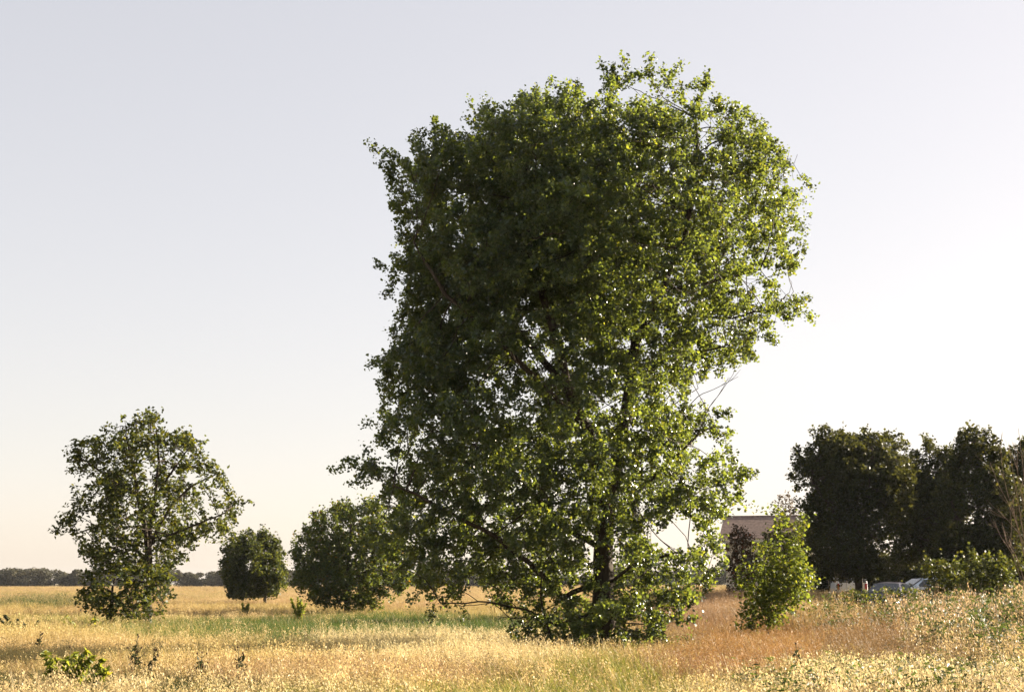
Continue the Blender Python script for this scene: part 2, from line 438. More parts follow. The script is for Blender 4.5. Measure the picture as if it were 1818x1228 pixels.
    print(name, 'nodes', n, 'leaves', len(C))
    return rootobj

M_bark_pop = bark_mat('furrowed_poplar_bark', (.016, .012, .009), (.065, .050, .037), 8)
M_bark_oak = bark_mat('oak_bark', (.020, .015, .011), (.075, .058, .042), 12)
M_leaf_pop = leaf_mat('poplar_leaf', (.012, .027, .020), (.30, .36, .042), .29, .32, .48)
M_leaf_oak = leaf_mat('oak_leaf', (.020, .032, .012), (.14, .155, .022), .33, .5, .18)
M_leaf_mid = leaf_mat('field_tree_leaf', (.022, .040, .014), (.17, .20, .026), .36, .5, .2)
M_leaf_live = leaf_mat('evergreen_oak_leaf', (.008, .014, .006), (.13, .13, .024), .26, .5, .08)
M_leaf_sap = leaf_mat('sapling_leaf', (.033, .056, .013), (.20, .24, .026), .44, .45, .22)
M_leaf_dry = leaf_mat('brownish_leaf', (.036, .026, .015), (.10, .065, .025), .3, .5, .15)

# the large poplar
pop_rows = [(166,950,1235),(182,922,1272),(206,900,1300),(235,865,1340),(260,815,1375),(285,745,1398),(310,700,1428),(350,684,1438),(400,688,1428),
            (440,698,1410),(480,684,1432),(515,682,1440),(560,684,1425),(600,680,1370),(640,655,1325),(680,655,1270),(705,662,1245),(725,668,1285),
            (745,670,1325),(775,622,1328),(800,615,1315),(840,630,1345),(880,668,1330),(920,675,1290),(960,678,1275),(1000,685,1290),(1050,690,1285),
            (1080,760,1250),(1110,880,1225),(1150,905,1190)]
def pop_density(px, py):
    d = np.ones_like(px)
    d = np.where((px > 1110) & (py > 640) & (py < 1000), .58, d)        # open lower right
    d = np.where((px > 1225) & (py > 655) & (py < 705), .0, d)         # gap with bare twigs
    d = np.where((px < 1000) & (py > 800) & (py < 1000), .55, d)
    d = np.where((px < 930) & (py > 1040), .22, d)                       # sparse low left branches
    d = np.where((px > 1000) & (px < 1120) & (py > 640) & (py < 1120), .42, d)
    d = np.where((px > 1035) & (px < 1105) & (py > 940) & (py < 1060), .10, d)
    d = np.where((py > 1060) & (px > 930) & (px < 1180), 1.0, d)
    d = np.where((px > 870) & (px < 960) & (py > 690) & (py < 760), .4, d)
    return d
def pop_leaves(px, py):
    d = np.ones_like(px)
    d = np.where((px > 1110) & (py < 650), .52, d)                       # looser on the sunny side
    d = np.where(py > 690, .74, d)
    d = np.where((px > 1110) & (py > 690), .60, d)
    d = np.where((px > 1225) & (px < 1320) & (py > 655) & (py < 735), .18, d)
    d = np.where((px > 850) & (px < 985) & (py > 1050) & (py < 1110), .35, d)
    return d
pop_limbs = [
    [(1072,1150,0),(1072,1080,0),(1070,1000,0),(1073,930,0),(1082,880,0),(1095,820,.2),(1110,740,.4),(1122,650,.6),(1128,540,.8),(1125,420,.8),(1115,300,.6)],
    [(1078,900,0),(1062,840,-.4),(1040,760,-.8),(1010,690,-1.0),(985,600,-1.2),(950,480,-1.3),(930,360,-1.2),(940,240,-1.0)],
    [(1085,905,0),(1120,885,-.2),(1180,830,-.6),(1240,770,-.9),(1268,754,-1.0)],
    [(1118,700,.4),(1170,640,1.0),(1230,560,1.6),(1290,440,2.0),(1345,360,2.2)],
    [(1124,620,.5),(1170,520,-.4),(1215,420,-1.2),(1240,310,-1.6),(1235,210,-1.4)],
    [(1100,800,.2),(1160,740,.6),(1215,705,1.0),(1240,690,1.2)],
    [(1040,760,-.8),(960,680,-1.6),(880,600,-2.2),(790,520,-2.4),(735,430,-2.2)],
    [(1068,970,0),(1010,940,.6),(930,860,1.2),(840,790,1.6),(740,750,1.8)],
    [(1070,1010,0),(1000,1060,-.3),(940,1000,-1.0),(875,950,-1.6),(780,900,-2.0),(700,860,-2.2)],
    [(1070,1090,0),(990,1110,-.5),(935,1082,-1.0),(870,1068,-1.6),(780,1070,-2.0)],
    [(1073,960,0),(1150,920,.9),(1230,880,1.6),(1300,840,2.0)],
    [(1072,1040,0),(1130,1000,-1.0),(1200,980,-1.7),(1265,990,-2.0)],
    [(1072,1110,0),(980,1140,-.6),(960,1060,-.9),(965,1000,-1.1)],
    [(1010,690,-1.0),(930,600,1.4),(850,480,2.4),(800,350,2.6)],
    [(1230,560,1.6),(1300,565,1.2),(1375,545,.6)],
    [(1170,520,-.4),(1260,500,-1.3),(1350,480,-1.8)],
    [(1170,640,1.0),(1240,625,.2),(1310,610,-.4)],
]
build_tree('poplar_tree', 'huge broad poplar with a thick dark trunk and dense glossy green crown', 'tree', (1072,1150), 36, pop_rows, pop_limbs,
           12500, .076, M_bark_pop, M_leaf_pop, seed=3, step=.27, kill=.26, trunk_r=.265, clump=1.35, thr=-.13, shell=.45, power=2.05, shoots=.07, depth=.92, density=pop_density,
           leafdens=pop_leaves, sprigs=1, per=76, sprig_len=.50, rough=.13, deltoid=True, up=.15, yellow=.10, brown=0.0,
           bare=[[(1240,770,-.9),(1262,725,-1.0),(1280,690,-1.1),(1305,652,-1.2)],[(1215,720,1.0),(1245,700,1.0),(1280,685,1.0),(1310,668,1.0)],
                 [(990,1095,-.5),(950,1092,-.8),(915,1098,-1.0),(880,1092,-1.2)],[(985,1080,-.5),(940,1100,-1.2),(900,1118,-1.6)]])

# the oak on the left and the lesser tree under it
oak_rows = [(732,262,290),(750,205,330),(775,195,355),(800,140,358),(830,128,395),(860,122,418),(890,118,434),(920,114,438),(950,106,425),(975,125,375),(1000,160,330),(1015,190,310)]
def oak_density(px, py):
    d = np.ones_like(px); d = np.where((px > 210) & (py > 880) & (py < 985), .45, d); d = np.where((px > 330) & (py > 930), .4, d)
    return d
oak_limbs = [[(262,1100,0),(262,1040,0),(264,985,0),(268,930,0),(276,880,0),(282,820,0),(278,760,0)],
             [(263,990,0),(255,930,-.3),(245,880,-.5),(235,820,-.7),(225,780,-.8)],
             [(265,970,0),(285,930,.3),(310,890,.6),(345,860,.9),(385,840,1.0)],
             [(263,1000,0),(225,960,.5),(185,930,.9),(140,945,1.1)],
             [(264,960,0),(250,900,1.0),(240,850,1.4)],
             [(245,880,-.5),(200,850,-1.0),(160,825,-1.3)],
             [(266,950,0),(300,950,-.8),(350,930,-1.4),(400,910,-1.6)],
             [(276,880,0),(310,830,-.7),(340,790,-1.0)]]
build_tree('oak_tree', 'airy round-topped oak with forking bare limbs, alone in the open field', 'tree', (262,1100), 60, oak_rows, oak_limbs,
           1500, .115, M_bark_oak, M_leaf_oak, seed=5, step=.24, kill=.24, trunk_r=.17, clump=.95, thr=.14, rough=.25, shoots=.06, shell=.42, depth=.9, density=oak_density,
           sprigs=2, per=7, sprig_len=.32, elong=1.5, yellow=.3)
low_rows = [(985,190,265),(1005,150,295),(1025,135,305),(1050,130,318),(1070,130,325),(1090,150,310),(1100,225,300)]
build_tree('small_tree', 'low spreading young tree with a thin stem, under the airy oak', 'tree', (197,1092), 58, low_rows,
           [[(197,1092,0),(198,1060,0),(203,1030,0),(215,1005,0)],[(198,1065,0),(240,1030,-.3),(285,1040,-.4)],[(200,1050,0),(165,1035,.3),(140,1060,.4)]],
           300, .11, M_bark_oak, M_leaf_oak, seed=6, step=.2, kill=.24, trunk_r=.08, clump=.6, thr=-.2, shell=.5, depth=.75, sprigs=2, per=7, sprig_len=.26, elong=1.5, yellow=.3, limb_parts=False)
# the round bush and the tree behind the poplar
rb_rows = [(946,425,480),(957,405,496),(975,393,506),(1000,388,510),(1025,390,510),(1045,393,507),(1060,400,500)]
build_tree('round_tree', 'small dense round tree on a short stem, out in the field', 'tree', (472,1067), 105, rb_rows,
           [[(472,1067,0),(470,1050,0),(462,1020,0),(452,985,0)],[(470,1050,0),(435,1030,0),(415,1000,0)],[(465,1030,0),(485,1005,0),(492,985,0)],[(470,1052,0),(458,1062,.2),(454,1050,.2)]],
           1500, .15, M_bark_oak, M_leaf_oak, seed=8, rough=.2, step=.25, kill=.25, trunk_r=.12, clump=1.0, thr=-.1, shoots=.08, shell=.5, depth=.95, sprigs=2, per=13, sprig_len=.26)
mt_rows = [(886,595,660),(900,570,690),(925,545,715),(950,520,730),(980,510,738),(1010,512,738),(1035,515,738),(1058,528,730),(1078,555,700)]
build_tree('field_tree', 'bushy tree with some bare brown twigs, just behind the big poplar', 'tree', (616,1080), 82, mt_rows,
           [[(616,1080,0),(617,1040,0),(618,1000,0),(622,950,0),(625,905,0)],[(617,1040,0),(580,1000,-.4),(540,975,-.6)],[(618,1010,0),(650,970,.4),(690,940,.6)],
            [(617,1030,0),(660,1010,-.6),(710,1000,-.9)],[(618,990,0),(590,940,.6),(570,915,.8)],[(616,1060,0),(570,1050,.3),(535,1030,.4)]],
           2200, .13, M_bark_oak, M_leaf_mid, seed=9, step=.25, kill=.25, trunk_r=.16, clump=.9, thr=.02, shoots=.08, shell=.45, depth=.9, sprigs=2, per=11, sprig_len=.3, rough=.25, brown=.03, yellow=.15)
# the dark trees by the cars
def dark_tree(label, base, D, rows, limbs, n, seed, **kw):
    a = dict(step=.28, kill=.26, trunk_r=.2, clump=1.3, thr=-.2, shell=.5, depth=.9, sprigs=2, per=14, sprig_len=.34, yellow=.06, group=None, rough=.3, shoots=.06)
    a.update(kw)
    return build_tree('evergreen_tree', label, 'tree', base, D, rows, limbs, n, .135, M_bark_oak, M_leaf_live, seed=seed, **a)
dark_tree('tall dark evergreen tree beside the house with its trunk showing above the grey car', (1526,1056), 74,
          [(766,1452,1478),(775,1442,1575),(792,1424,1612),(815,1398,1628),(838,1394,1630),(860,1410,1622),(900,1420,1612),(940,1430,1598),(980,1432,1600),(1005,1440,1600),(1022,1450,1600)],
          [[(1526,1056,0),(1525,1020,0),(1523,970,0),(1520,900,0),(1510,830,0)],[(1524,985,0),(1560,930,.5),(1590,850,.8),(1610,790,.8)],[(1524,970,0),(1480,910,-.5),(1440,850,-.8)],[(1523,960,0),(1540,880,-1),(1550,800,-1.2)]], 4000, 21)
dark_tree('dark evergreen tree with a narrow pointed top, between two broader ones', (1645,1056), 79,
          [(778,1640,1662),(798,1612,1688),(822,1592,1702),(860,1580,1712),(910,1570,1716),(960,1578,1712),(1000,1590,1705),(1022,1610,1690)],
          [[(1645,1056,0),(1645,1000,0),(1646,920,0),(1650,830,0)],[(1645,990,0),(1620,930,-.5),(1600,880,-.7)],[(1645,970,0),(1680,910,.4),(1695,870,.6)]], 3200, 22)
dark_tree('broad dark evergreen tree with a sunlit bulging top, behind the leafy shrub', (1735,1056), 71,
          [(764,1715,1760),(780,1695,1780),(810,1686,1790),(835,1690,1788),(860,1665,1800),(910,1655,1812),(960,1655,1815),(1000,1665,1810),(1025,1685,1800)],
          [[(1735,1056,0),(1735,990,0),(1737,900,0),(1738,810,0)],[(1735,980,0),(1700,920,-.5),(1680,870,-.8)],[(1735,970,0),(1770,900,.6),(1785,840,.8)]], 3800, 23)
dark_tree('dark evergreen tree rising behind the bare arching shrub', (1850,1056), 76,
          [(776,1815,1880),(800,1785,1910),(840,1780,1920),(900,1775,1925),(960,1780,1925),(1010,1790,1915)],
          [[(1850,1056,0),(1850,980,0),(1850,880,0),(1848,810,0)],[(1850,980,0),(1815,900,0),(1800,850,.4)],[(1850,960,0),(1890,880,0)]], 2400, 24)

# saplings and shrubs on the right
sap_rows = [(915,1422,1436),(925,1375,1436),(945,1372,1434),(965,1345,1432),(985,1340,1432),(1005,1325,1440),(1030,1308,1455),(1050,1295,1450),(1075,1288,1430),(1100,1296,1405),(1120,1305,1385)]
build_tree('poplar_sapling', 'bright yellow-green poplar sapling glowing in the sun, in front of the house', 'sapling', (1362,1110), 38, sap_rows,
           [[(1362,1110,0),(1365,1060,0),(1370,1010,0),(1385,960,0),(1392,925,0)],[(1366,1060,0),(1400,1010,-.2),(1425,960,-.3),(1430,918,-.3)],[(1364,1070,0),(1335,1030,.2),(1325,1000,.3)],
            [(1366,1050,0),(1420,1030,.3),(1448,1030,.4)],[(1368,1030,0),(1355,990,-.2),(1352,965,-.3)]],
           640, .08, M_bark_pop, M_leaf_sap, seed=31, rough=.4, deltoid=True, shoots=.18, step=.13, kill=.12, trunk_r=.035, clump=.45, thr=.0, shell=.5, depth=.75, sprigs=2, per=6, sprig_len=.2, min_r=.003, yellow=.25, limb_parts=False)
def shrub(name, label, base, D, rows, n, leafm, seed, leaf=.09, **kw):
    a = dict(step=.16, kill=.17, trunk_r=.03, clump=.5, thr=-.3, shell=.5, depth=.7, sprigs=2, per=7, sprig_len=.2, min_r=.003, yellow=.15, limb_parts=False)
    a.update(kw)
    x0 = base[0]; ys = [q[0] for q in rows]; w = (rows[len(rows)//2][2] - rows[len(rows)//2][1]) / 4
    top = min(ys); low = base[1]
    limbs = [[(x0, low, 0), (x0 + 2, (low + top) / 2, 0), (x0 + 4, top + (low - top) * .2, 0)],
             [(x0, low - (low - top) * .15, 0), (x0 - w, (low + top) / 2, .15), (x0 - w * 1.3, top + (low - top) * .3, .2)],
             [(x0, low - (low - top) * .15, 0), (x0 + w, (low + top) / 2, -.15), (x0 + w * 1.3, top + (low - top) * .3, -.2)]]
    return build_tree(name, label, 'shrub', base, D, rows, limbs, n, leaf, M_bark_oak, leafm, seed=seed, **a)
shrub('leafy_shrub', 'leafy green shrub with upright sunlit tips, hiding half of the silver car', (1665,1092), 50,
      [(992,1640,1655),(1002,1636,1690),(1020,1636,1720),(1045,1640,1735),(1070,1640,1738),(1090,1645,1730)], 700, M_leaf_oak, 41, leaf=.085, clump=.35, thr=-.2, yellow=.3, shoots=.2)
shrub('leafy_shrub', 'leafy green shrub with a few tall yellow sprigs, under the bare arching shrub', (1755,1092), 48,
      [(985,1708,1718),(1000,1705,1800),(1020,1700,1812),(1050,1700,1818),(1080,1705,1818)], 720, M_leaf_oak, 42, leaf=.085, clump=.4, thr=-.2, shoots=.2)
shrub('low_shrub', 'low dark green shrub below the white van', (1510,1092), 52, [(1050,1500,1545),(1060,1480,1570),(1080,1478,1572),(1092,1485,1565)], 300, M_leaf_oak, 43, leaf=.08)
shrub('low_shrub', 'low flat-topped green shrub below the grey car', (1600,1094), 53, [(1046,1560,1600),(1052,1560,1640),(1070,1555,1645),(1090,1560,1640)], 300, M_leaf_oak, 44, leaf=.08)
shrub('dark_shrub', 'reddish brown shrub standing against the cream house wall', (1315,1065), 72, [(938,1300,1325),(955,1288,1338),(985,1285,1342),(1020,1285,1345),(1050,1288,1340)], 620, M_leaf_dry, 45, leaf=.11, step=.2, kill=.2, brown=.1, sprig_len=.25)
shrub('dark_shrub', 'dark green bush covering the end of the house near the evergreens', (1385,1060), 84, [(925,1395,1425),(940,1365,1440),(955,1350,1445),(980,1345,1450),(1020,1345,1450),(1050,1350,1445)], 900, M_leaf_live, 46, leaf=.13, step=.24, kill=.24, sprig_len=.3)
shrub('thin_tree', 'thin wispy tree top showing above the house roof', (1390,1050), 108, [(876,1380,1400),(885,1374,1412),(905,1376,1418),(925,1385,1410)], 200, M_leaf_dry, 47, leaf=.12, step=.25, kill=.25, per=4, thr=-.1, trunk_r=.07)

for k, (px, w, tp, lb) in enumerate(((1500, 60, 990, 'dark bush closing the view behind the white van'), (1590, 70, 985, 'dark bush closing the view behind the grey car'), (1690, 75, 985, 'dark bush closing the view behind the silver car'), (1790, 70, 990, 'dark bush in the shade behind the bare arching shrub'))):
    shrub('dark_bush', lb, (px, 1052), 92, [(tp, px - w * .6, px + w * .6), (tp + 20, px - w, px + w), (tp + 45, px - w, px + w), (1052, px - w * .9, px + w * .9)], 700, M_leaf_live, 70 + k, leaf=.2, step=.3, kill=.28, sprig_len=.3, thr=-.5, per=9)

# bare arching shrub at the right edge
def bare_shrub():
    r = np.random.default_rng(51); D = 46
    b = PX(1838, 1075, D); gz = tz(b.x, D); root = np.array([b.x, D, gz])
    ro = empty('bare_shrub', tuple(root), label='leafless shrub of long arching brown stems in front of the dark trees', cat='shrub')
    curves = [[(1838,1090),(1815,960),(1795,900),(1772,860),(1762,830)],[(1838,1090),(1812,940),(1788,880),(1776,810),(1778,770)],[(1838,1090),(1815,930),(1800,850),(1792,790)],
              [(1838,1090),(1822,920),(1805,830),(1800,785)],[(1838,1090),(1800,985),(1775,950),(1765,925)],[(1838,1090),(1825,900),(1815,820),(1808,760)],
              [(1838,1090),(1808,990),(1785,960),(1782,935)],[(1838,1090),(1835,900),(1830,800),(1822,745)],[(1838,1090),(1850,940),(1868,860),(1880,800)],[(1838,1090),(1845,900),(1852,790)],[(1838,1090),(1820,960),(1796,930),(1772,905)]]
    for c in curves:
        dy = r.uniform(-.7, .7); pts = [np.array(PX(px, py, D + dy * k / (len(c) - 1))) for k, (px, py) in enumerate(c)]; pts[0] = root + [0, 0, -.05]
        # smooth the polyline
        t = np.linspace(0, len(pts) - 1, 16); pp = np.array(pts)
        q = np.stack([np.interp(t, np.arange(len(pts)), pp[:, k]) for k in range(3)], 1)
        for _ in range(3): q[1:-1] = (q[:-2] + 2 * q[1:-1] + q[2:]) / 4
        paths = [(q, np.linspace(.018, .006, 16))]
        for _ in range(7):
            k = int(r.integers(5, 15)); d = (q[min(k + 1, 15)] - q[k - 1]); d = d / np.linalg.norm(d) + r.normal(0, .45, 3); L = r.uniform(.2, .55)
            s = np.linspace(0, 1, 5)[:, None]; paths.append((q[k] + d * L * s + np.array([0, 0, .12]) * s * s, np.linspace(.007, .004, 5)))
        V, Q = tube_paths(paths, lambda x: 5 if x > .01 else 3); obj('stem', mesh_np('stem', V - root, Q, mat=M_twig, smooth=True), ro)
M_twig = bark_mat('bare_twig_bark', (.10, .07, .05), (.26, .19, .13), 20)
bare_shrub()

# ------------------------------------------------------------------ far line of trees
def far_trees():
    r = np.random.default_rng(61); protos = []
    M_far = leaf_mat('haze_paled_far_leaf', (.062, .06, .04), (.08, .075, .036), .25, .6, .15)  # leaf colour raised to carry distance haze the thin air volume no longer gives
    for v in range(4):
        h = 1.0; C = []
        for k in range(9):
            a = r.random() * 6.283; rad = r.uniform(.05, .42); c = np.array([math.cos(a) * rad, math.sin(a) * rad, r.uniform(.16, .78)]); s = r.uniform(.17, .28)
            p = r.normal(0, 1, (330, 3)); p /= np.linalg.norm(p, axis=1, keepdims=True); p *= r.random((330, 1)) ** .35
            C.append(c + p * s * [1, 1, .85])
        C = np.concatenate(C); C = C[C[:, 2] > .03]
        V, Q = leaf_quads(C, .05, r, up=.4)
        crown = mesh_np('crown', V, Q, mat=M_far, tint=leaf_tints(len(C), r, .25, .1))
        tp = [(np.array([[0, 0, -.03], [.01, 0, .2], [.0, .01, .5]]), np.array([.03, .024, .012])), (np.array([[.01, 0, .2], [.12, .04, .38], [.2, .05, .55]]), np.array([.018, .012, .006])), (np.array([[.01, 0, .22], [-.1, -.04, .4], [-.18, -.03, .6]]), np.array([.018, .012, .006]))]
        V, Q = tube_paths(tp, lambda x: 6); trunk = mesh_np('trunk', V, Q, mat=M_bark_oak, smooth=True)
        protos.append((trunk, crown))
    spots = []
    for y0 in (470, 500):
        x = -215.0
        while x < 110:
            spots.append((x, y0 + r.uniform(-10, 10), r.uniform(4.0, 7.4) + (.8 if y0 > 480 else 0))); x += r.uniform(3.0, 6.0)
    for k, (x, y, h) in enumerate(spots):
        e = empty('far_tree', (x, y, tz(x, y)), r.uniform(0, 6.28), label='grey-green tree in the hazy line of trees across the far field edge', cat='tree', group='trees along the far field edge')
        e.scale = (h * r.uniform(1.2, 1.9), h * r.uniform(1.0, 1.4), h)
        tr, cr = protos[k % 4]; obj('trunk', tr, e); obj('crown', cr, e, kind='stuff')
far_trees()

# ------------------------------------------------------------------ house
def house():
    D = 96; c0 = PX(1290, 1050, D); gz = tz(c0.x + 5, D) 
    e = empty('house', (c0.x, D, gz), math.radians(-14), label='cream house with a brown shingled gable roof, half hidden behind shrubs', cat='house')
    M_w = plain_mat('cream_stucco', (.60, .52, .40), .9, .2, noise=.08, nscale=3); M_roof = plain_mat('brown_shingles', (.19, .135, .11), .85, .2, noise=.35, nscale=6)
    M_trim = plain_mat('pale_trim', (.55, .47, .36), .6, .3); M_g = glass_mat('window_glass'); M_door = plain_mat('door_paint', (.16, .09, .06), .5, .4)
    L, W, H, RH = 9.0, 7.0, 4.15, 1.45
    ax = lambda x, y, z: (x, y, z)
    m = MB()
    m.prism([(0, 0, -.2), (0, W, -.2), (0, W, H), (0, W / 2, H + RH - .1), (0, 0, H)], (L, 0, 0)); wall = m.build('wall', M_w, e)
    m = MB(); ov, th = .45, .12
    for s in (0, 1):
        y0, y1 = (-ov, W / 2) if s == 0 else (W + ov, W / 2)
        z0 = H - ov * RH / (W / 2)
        m.prism([(-.35, y0, z0 + .02), (-.35, y1, H + RH), (-.35, y1, H + RH + th), (-.35, y0, z0 + th + .02)], (L + .7, 0, 0))
    rf = m.build('roof', M_roof, e)
    # shingle courses, laid as thin lapping strips
    ncrs = 14
    for k in range(ncrs):
        t0, t1 = k / ncrs, (k + 1.15) / ncrs
        m = MB(); z0 = H - ov * RH / (W / 2)
        def q(t, lift): return (-ov + (W / 2 + ov) * min(t, 1), z0 + th + .025 + (H + RH - z0) * min(t, 1) + lift)
        a, b = q(t0, .020), q(t1, .006)
        m.prism([(-.36, a[0], a[1] - .018), (-.36, b[0], b[1] - .012), (-.36, b[0], b[1]), (-.36, a[0], a[1])], (L + .72, 0, 0)); m.build('shingle_course', M_roof, rf)
    m = MB(); m.box(-.36, L + .36, W / 2 - .12, W / 2 + .12, H + RH + th - .02, H + RH + th + .07); m.build('ridge_cap', M_roof, rf)
    m = MB(); m.box(-.37, L + .37, -ov - .04, -ov - .003, H - .33, H - .08); m.build('fascia_board', M_trim, e)
    m = MB()
    for s in (0, 1):
        y0 = -ov if s == 0 else W + ov
        z0 = H - ov * RH / (W / 2)
        m.prism([(-.40, y0, z0 - .12), (-.40, W / 2, H + RH - .12), (-.40, W / 2, H + RH + .1), (-.40, y0, z0 + .12)], (.045, 0, 0))
    m.build('barge_board', M_trim, e)
    for x in (1.2, 5.6):
        m = MB(); m.box(x, x + 1.3, -.05, .04, 1.9, 3.1); w = m.build('window', M_trim, e)
        for k in range(2):
            m = MB(); m.box(x + .08 + k * .6, x + .62 + k * .6, -.065, -.052, 1.98, 3.02); m.build('pane', M_g, w)
    m = MB(); m.box(3.4, 4.4, -.05, .04, 0, 2.1); d = m.build('door', M_door, e)
    m = MB(); m.cyl((4.25, -.09, 1.05), (0, 1, 0), .03, .08, 10); m.build('door_handle', M_trim, d)
    # cross wing with its own gable
    m = MB(); x0, x1, y0 = 4.9, 9.4, -2.6
    m.prism([(x0, y0, -.2), (x1, y0, -.2), (x1, y0, H), ((x0 + x1) / 2, y0, H + 1.35), (x0, y0, H)], (0, 2.58, 0)); m.build('wing_wall', M_w, e)
    m = MB(); xm = (x0 + x1) / 2; zr = H + 1.62
    for xa in (x0 - .45, x1 + .45):
        m.prism([(xa, y0 - .4, H - .22), (xm, y0 - .4, zr), (xm, y0 - .4, zr + .12), (xa, y0 - .4, H - .10)], (0, 5.8, 0))
    m.build('wing_roof', M_roof, e)
house()

# ------------------------------------------------------------------ vehicles
M_tyre = plain_mat('tyre_rubber', (.02, .02, .02), .85, .2); M_rim = plain_mat('alloy_rim', (.5, .5, .52), .3, .5, .8)
M_cg = glass_mat('car_glass'); M_lamp = plain_mat('lamp_lens', (.75, .75, .72), .1, .6); M_tail = plain_mat('tail_lamp', (.35, .02, .02), .2, .5); M_black = plain_mat('black_trim', (.02, .02, .022), .6, .3)
M_plate = plain_mat('plate_white', (.7, .7, .7), .5, .3)
def loft(stations, power=2.6, n=22):
    """stations (x, z0, z1, half width bottom, half width top): superelliptic rings along x"""
    R = []
    for x, z0, z1, wb, wt in stations:
        ring = []
        for k in range(n):
            a = 2 * math.pi * k / n; c, s = math.cos(a), math.sin(a)
            yy = math.copysign(abs(c) ** (2 / power), c); zz = math.copysign(abs(s) ** (2 / power), s)
            t = (zz + 1) / 2; ring.append((x, yy * (wb + (wt - wb) * t), z0 + (z1 - z0) * t))
        R.append(ring)
    return R
def wheel(e, x, y, r=.32, w=.21):
    s = 1 if y > 0 else -1
    m = MB(); m.cyl((x, y, r), (0, 1, 0), r, w, 28); wh = m.build('wheel', M_tyre, e, smooth=False)
    m = MB(); m.cyl((x, y + s * (w / 2 + .004), r), (0, 1, 0), r * .62, .03, 20); m.build('rim', M_rim, wh)
    for k in range(5):
        a = k * 2 * math.pi / 5; m = MB(); c = Vector((x + math.cos(a) * r * .3, y + s * (w / 2 + .024), r + math.sin(a) * r * .3))
        m.cyl(c, (math.cos(a), 0, math.sin(a)), .035, r * .5, 6); m.build('spoke', M_rim, wh)
def sedan(name, label, loc, rz, paint):
    """front towards -x, 4.5 m long"""
    e = empty(name, loc, rz, label=label, cat='car')
    m = MB(); m.rings(loft([(-2.25,.34,.62,.62,.55),(-2.2,.24,.70,.76,.68),(-1.95,.19,.78,.84,.76),(-1.4,.18,.86,.88,.80),(-.9,.18,.93,.89,.82),(0,.18,.96,.89,.83),(1.0,.18,.98,.89,.82),(1.6,.19,.99,.87,.79),(2.05,.24,.97,.82,.72),(2.22,.32,.90,.74,.66),(2.26,.4,.84,.66,.6)], 4.2, 28)); m.build('body', paint, e, smooth=True)
    m = MB(); m.rings(loft([(-.98,.86,.97,.72,.68),(-.70,.86,1.12,.76,.66),(-.35,.86,1.33,.77,.60),(-.05,.86,1.43,.77,.57),(.45,.86,1.46,.77,.57),(.9,.86,1.43,.77,.56),(1.3,.86,1.28,.75,.57),(1.65,.86,1.07,.72,.62),(1.85,.86,.97,.68,.62)], 5, 28)); m.build('cabin_roof', paint, e, smooth=True)
    for s in (-1, 1):                                             # side windows, set 12 mm proud of the cabin
        def pt(x, z):
            return (x, s * (.797 - .215 * max(0, (z - .9)) / .53), z)
        for quad in ([(-.66, 1.0), (-.02, 1.0), (-.02, 1.36), (-.18, 1.34), (-.42, 1.2)], [(.06, 1.0), (.92, 1.0), (.86, 1.36), (.06, 1.38)], [(.98, 1.0), (1.38, 1.03), (1.16, 1.24), (.94, 1.34)]):
            m = MB(); pts = [pt(*p) for p in quad]; m.prism(pts if s < 0 else pts[::-1], (0, -s * .06, 0)); m.build('window', M_cg, e)
        m = MB(); m.cyl((-.72, s * .93, 1.02), (0, 1, 0), .075, .14, 10); m.build('wing_mirror', paint, e, smooth=True)
        m = MB(); m.box(-2.22, -2.02, s * .62 - .13, s * .62 + .13, .60, .70); m.build('headlight', M_lamp, e, bevel=.03)
        m = MB(); m.box(2.1, 2.25, s * .6 - .12, s * .6 + .12, .74, .86); m.build('tail_light', M_tail, e, bevel=.02)
        for x in (-1.38, 1.38): wheel(e, x, s * .80)
        for x in (.1, .95): m = MB(); m.box(x - .09 + .2, x + .09 + .2, s * .885 - .015, s * .885 + .015, .80, .83); m.build('door_handle', paint, e)
    for (xa, za, xb, zb, wa, wb_, nm) in ((-.93, .99, -.32, 1.36, .66, .52, 'windscreen'), (1.80, 1.0, 1.28, 1.31, .6, .5, 'rear_window')):
        nrm = Vector((-(zb - za), 0, (xb - xa))) if xb > xa else Vector((zb - za, 0, -(xb - xa)))
        nrm = nrm.normalized() * .035
        m = MB(); m.prism([Vector((xa, -wa, za)) + nrm, Vector((xa, wa, za)) + nrm, Vector((xb, wb_, zb)) + nrm, Vector((xb, -wb_, zb)) + nrm], -nrm * 1.6); m.build(nm, M_cg, e)
    m = MB(); m.box(-2.27, -2.18, -.45, .45, .36, .48); m.build('grille', M_black, e)
    m = MB(); m.box(2.24, 2.285, -.26, .26, .58, .70); m.build('number_plate', M_plate, e)
    return e
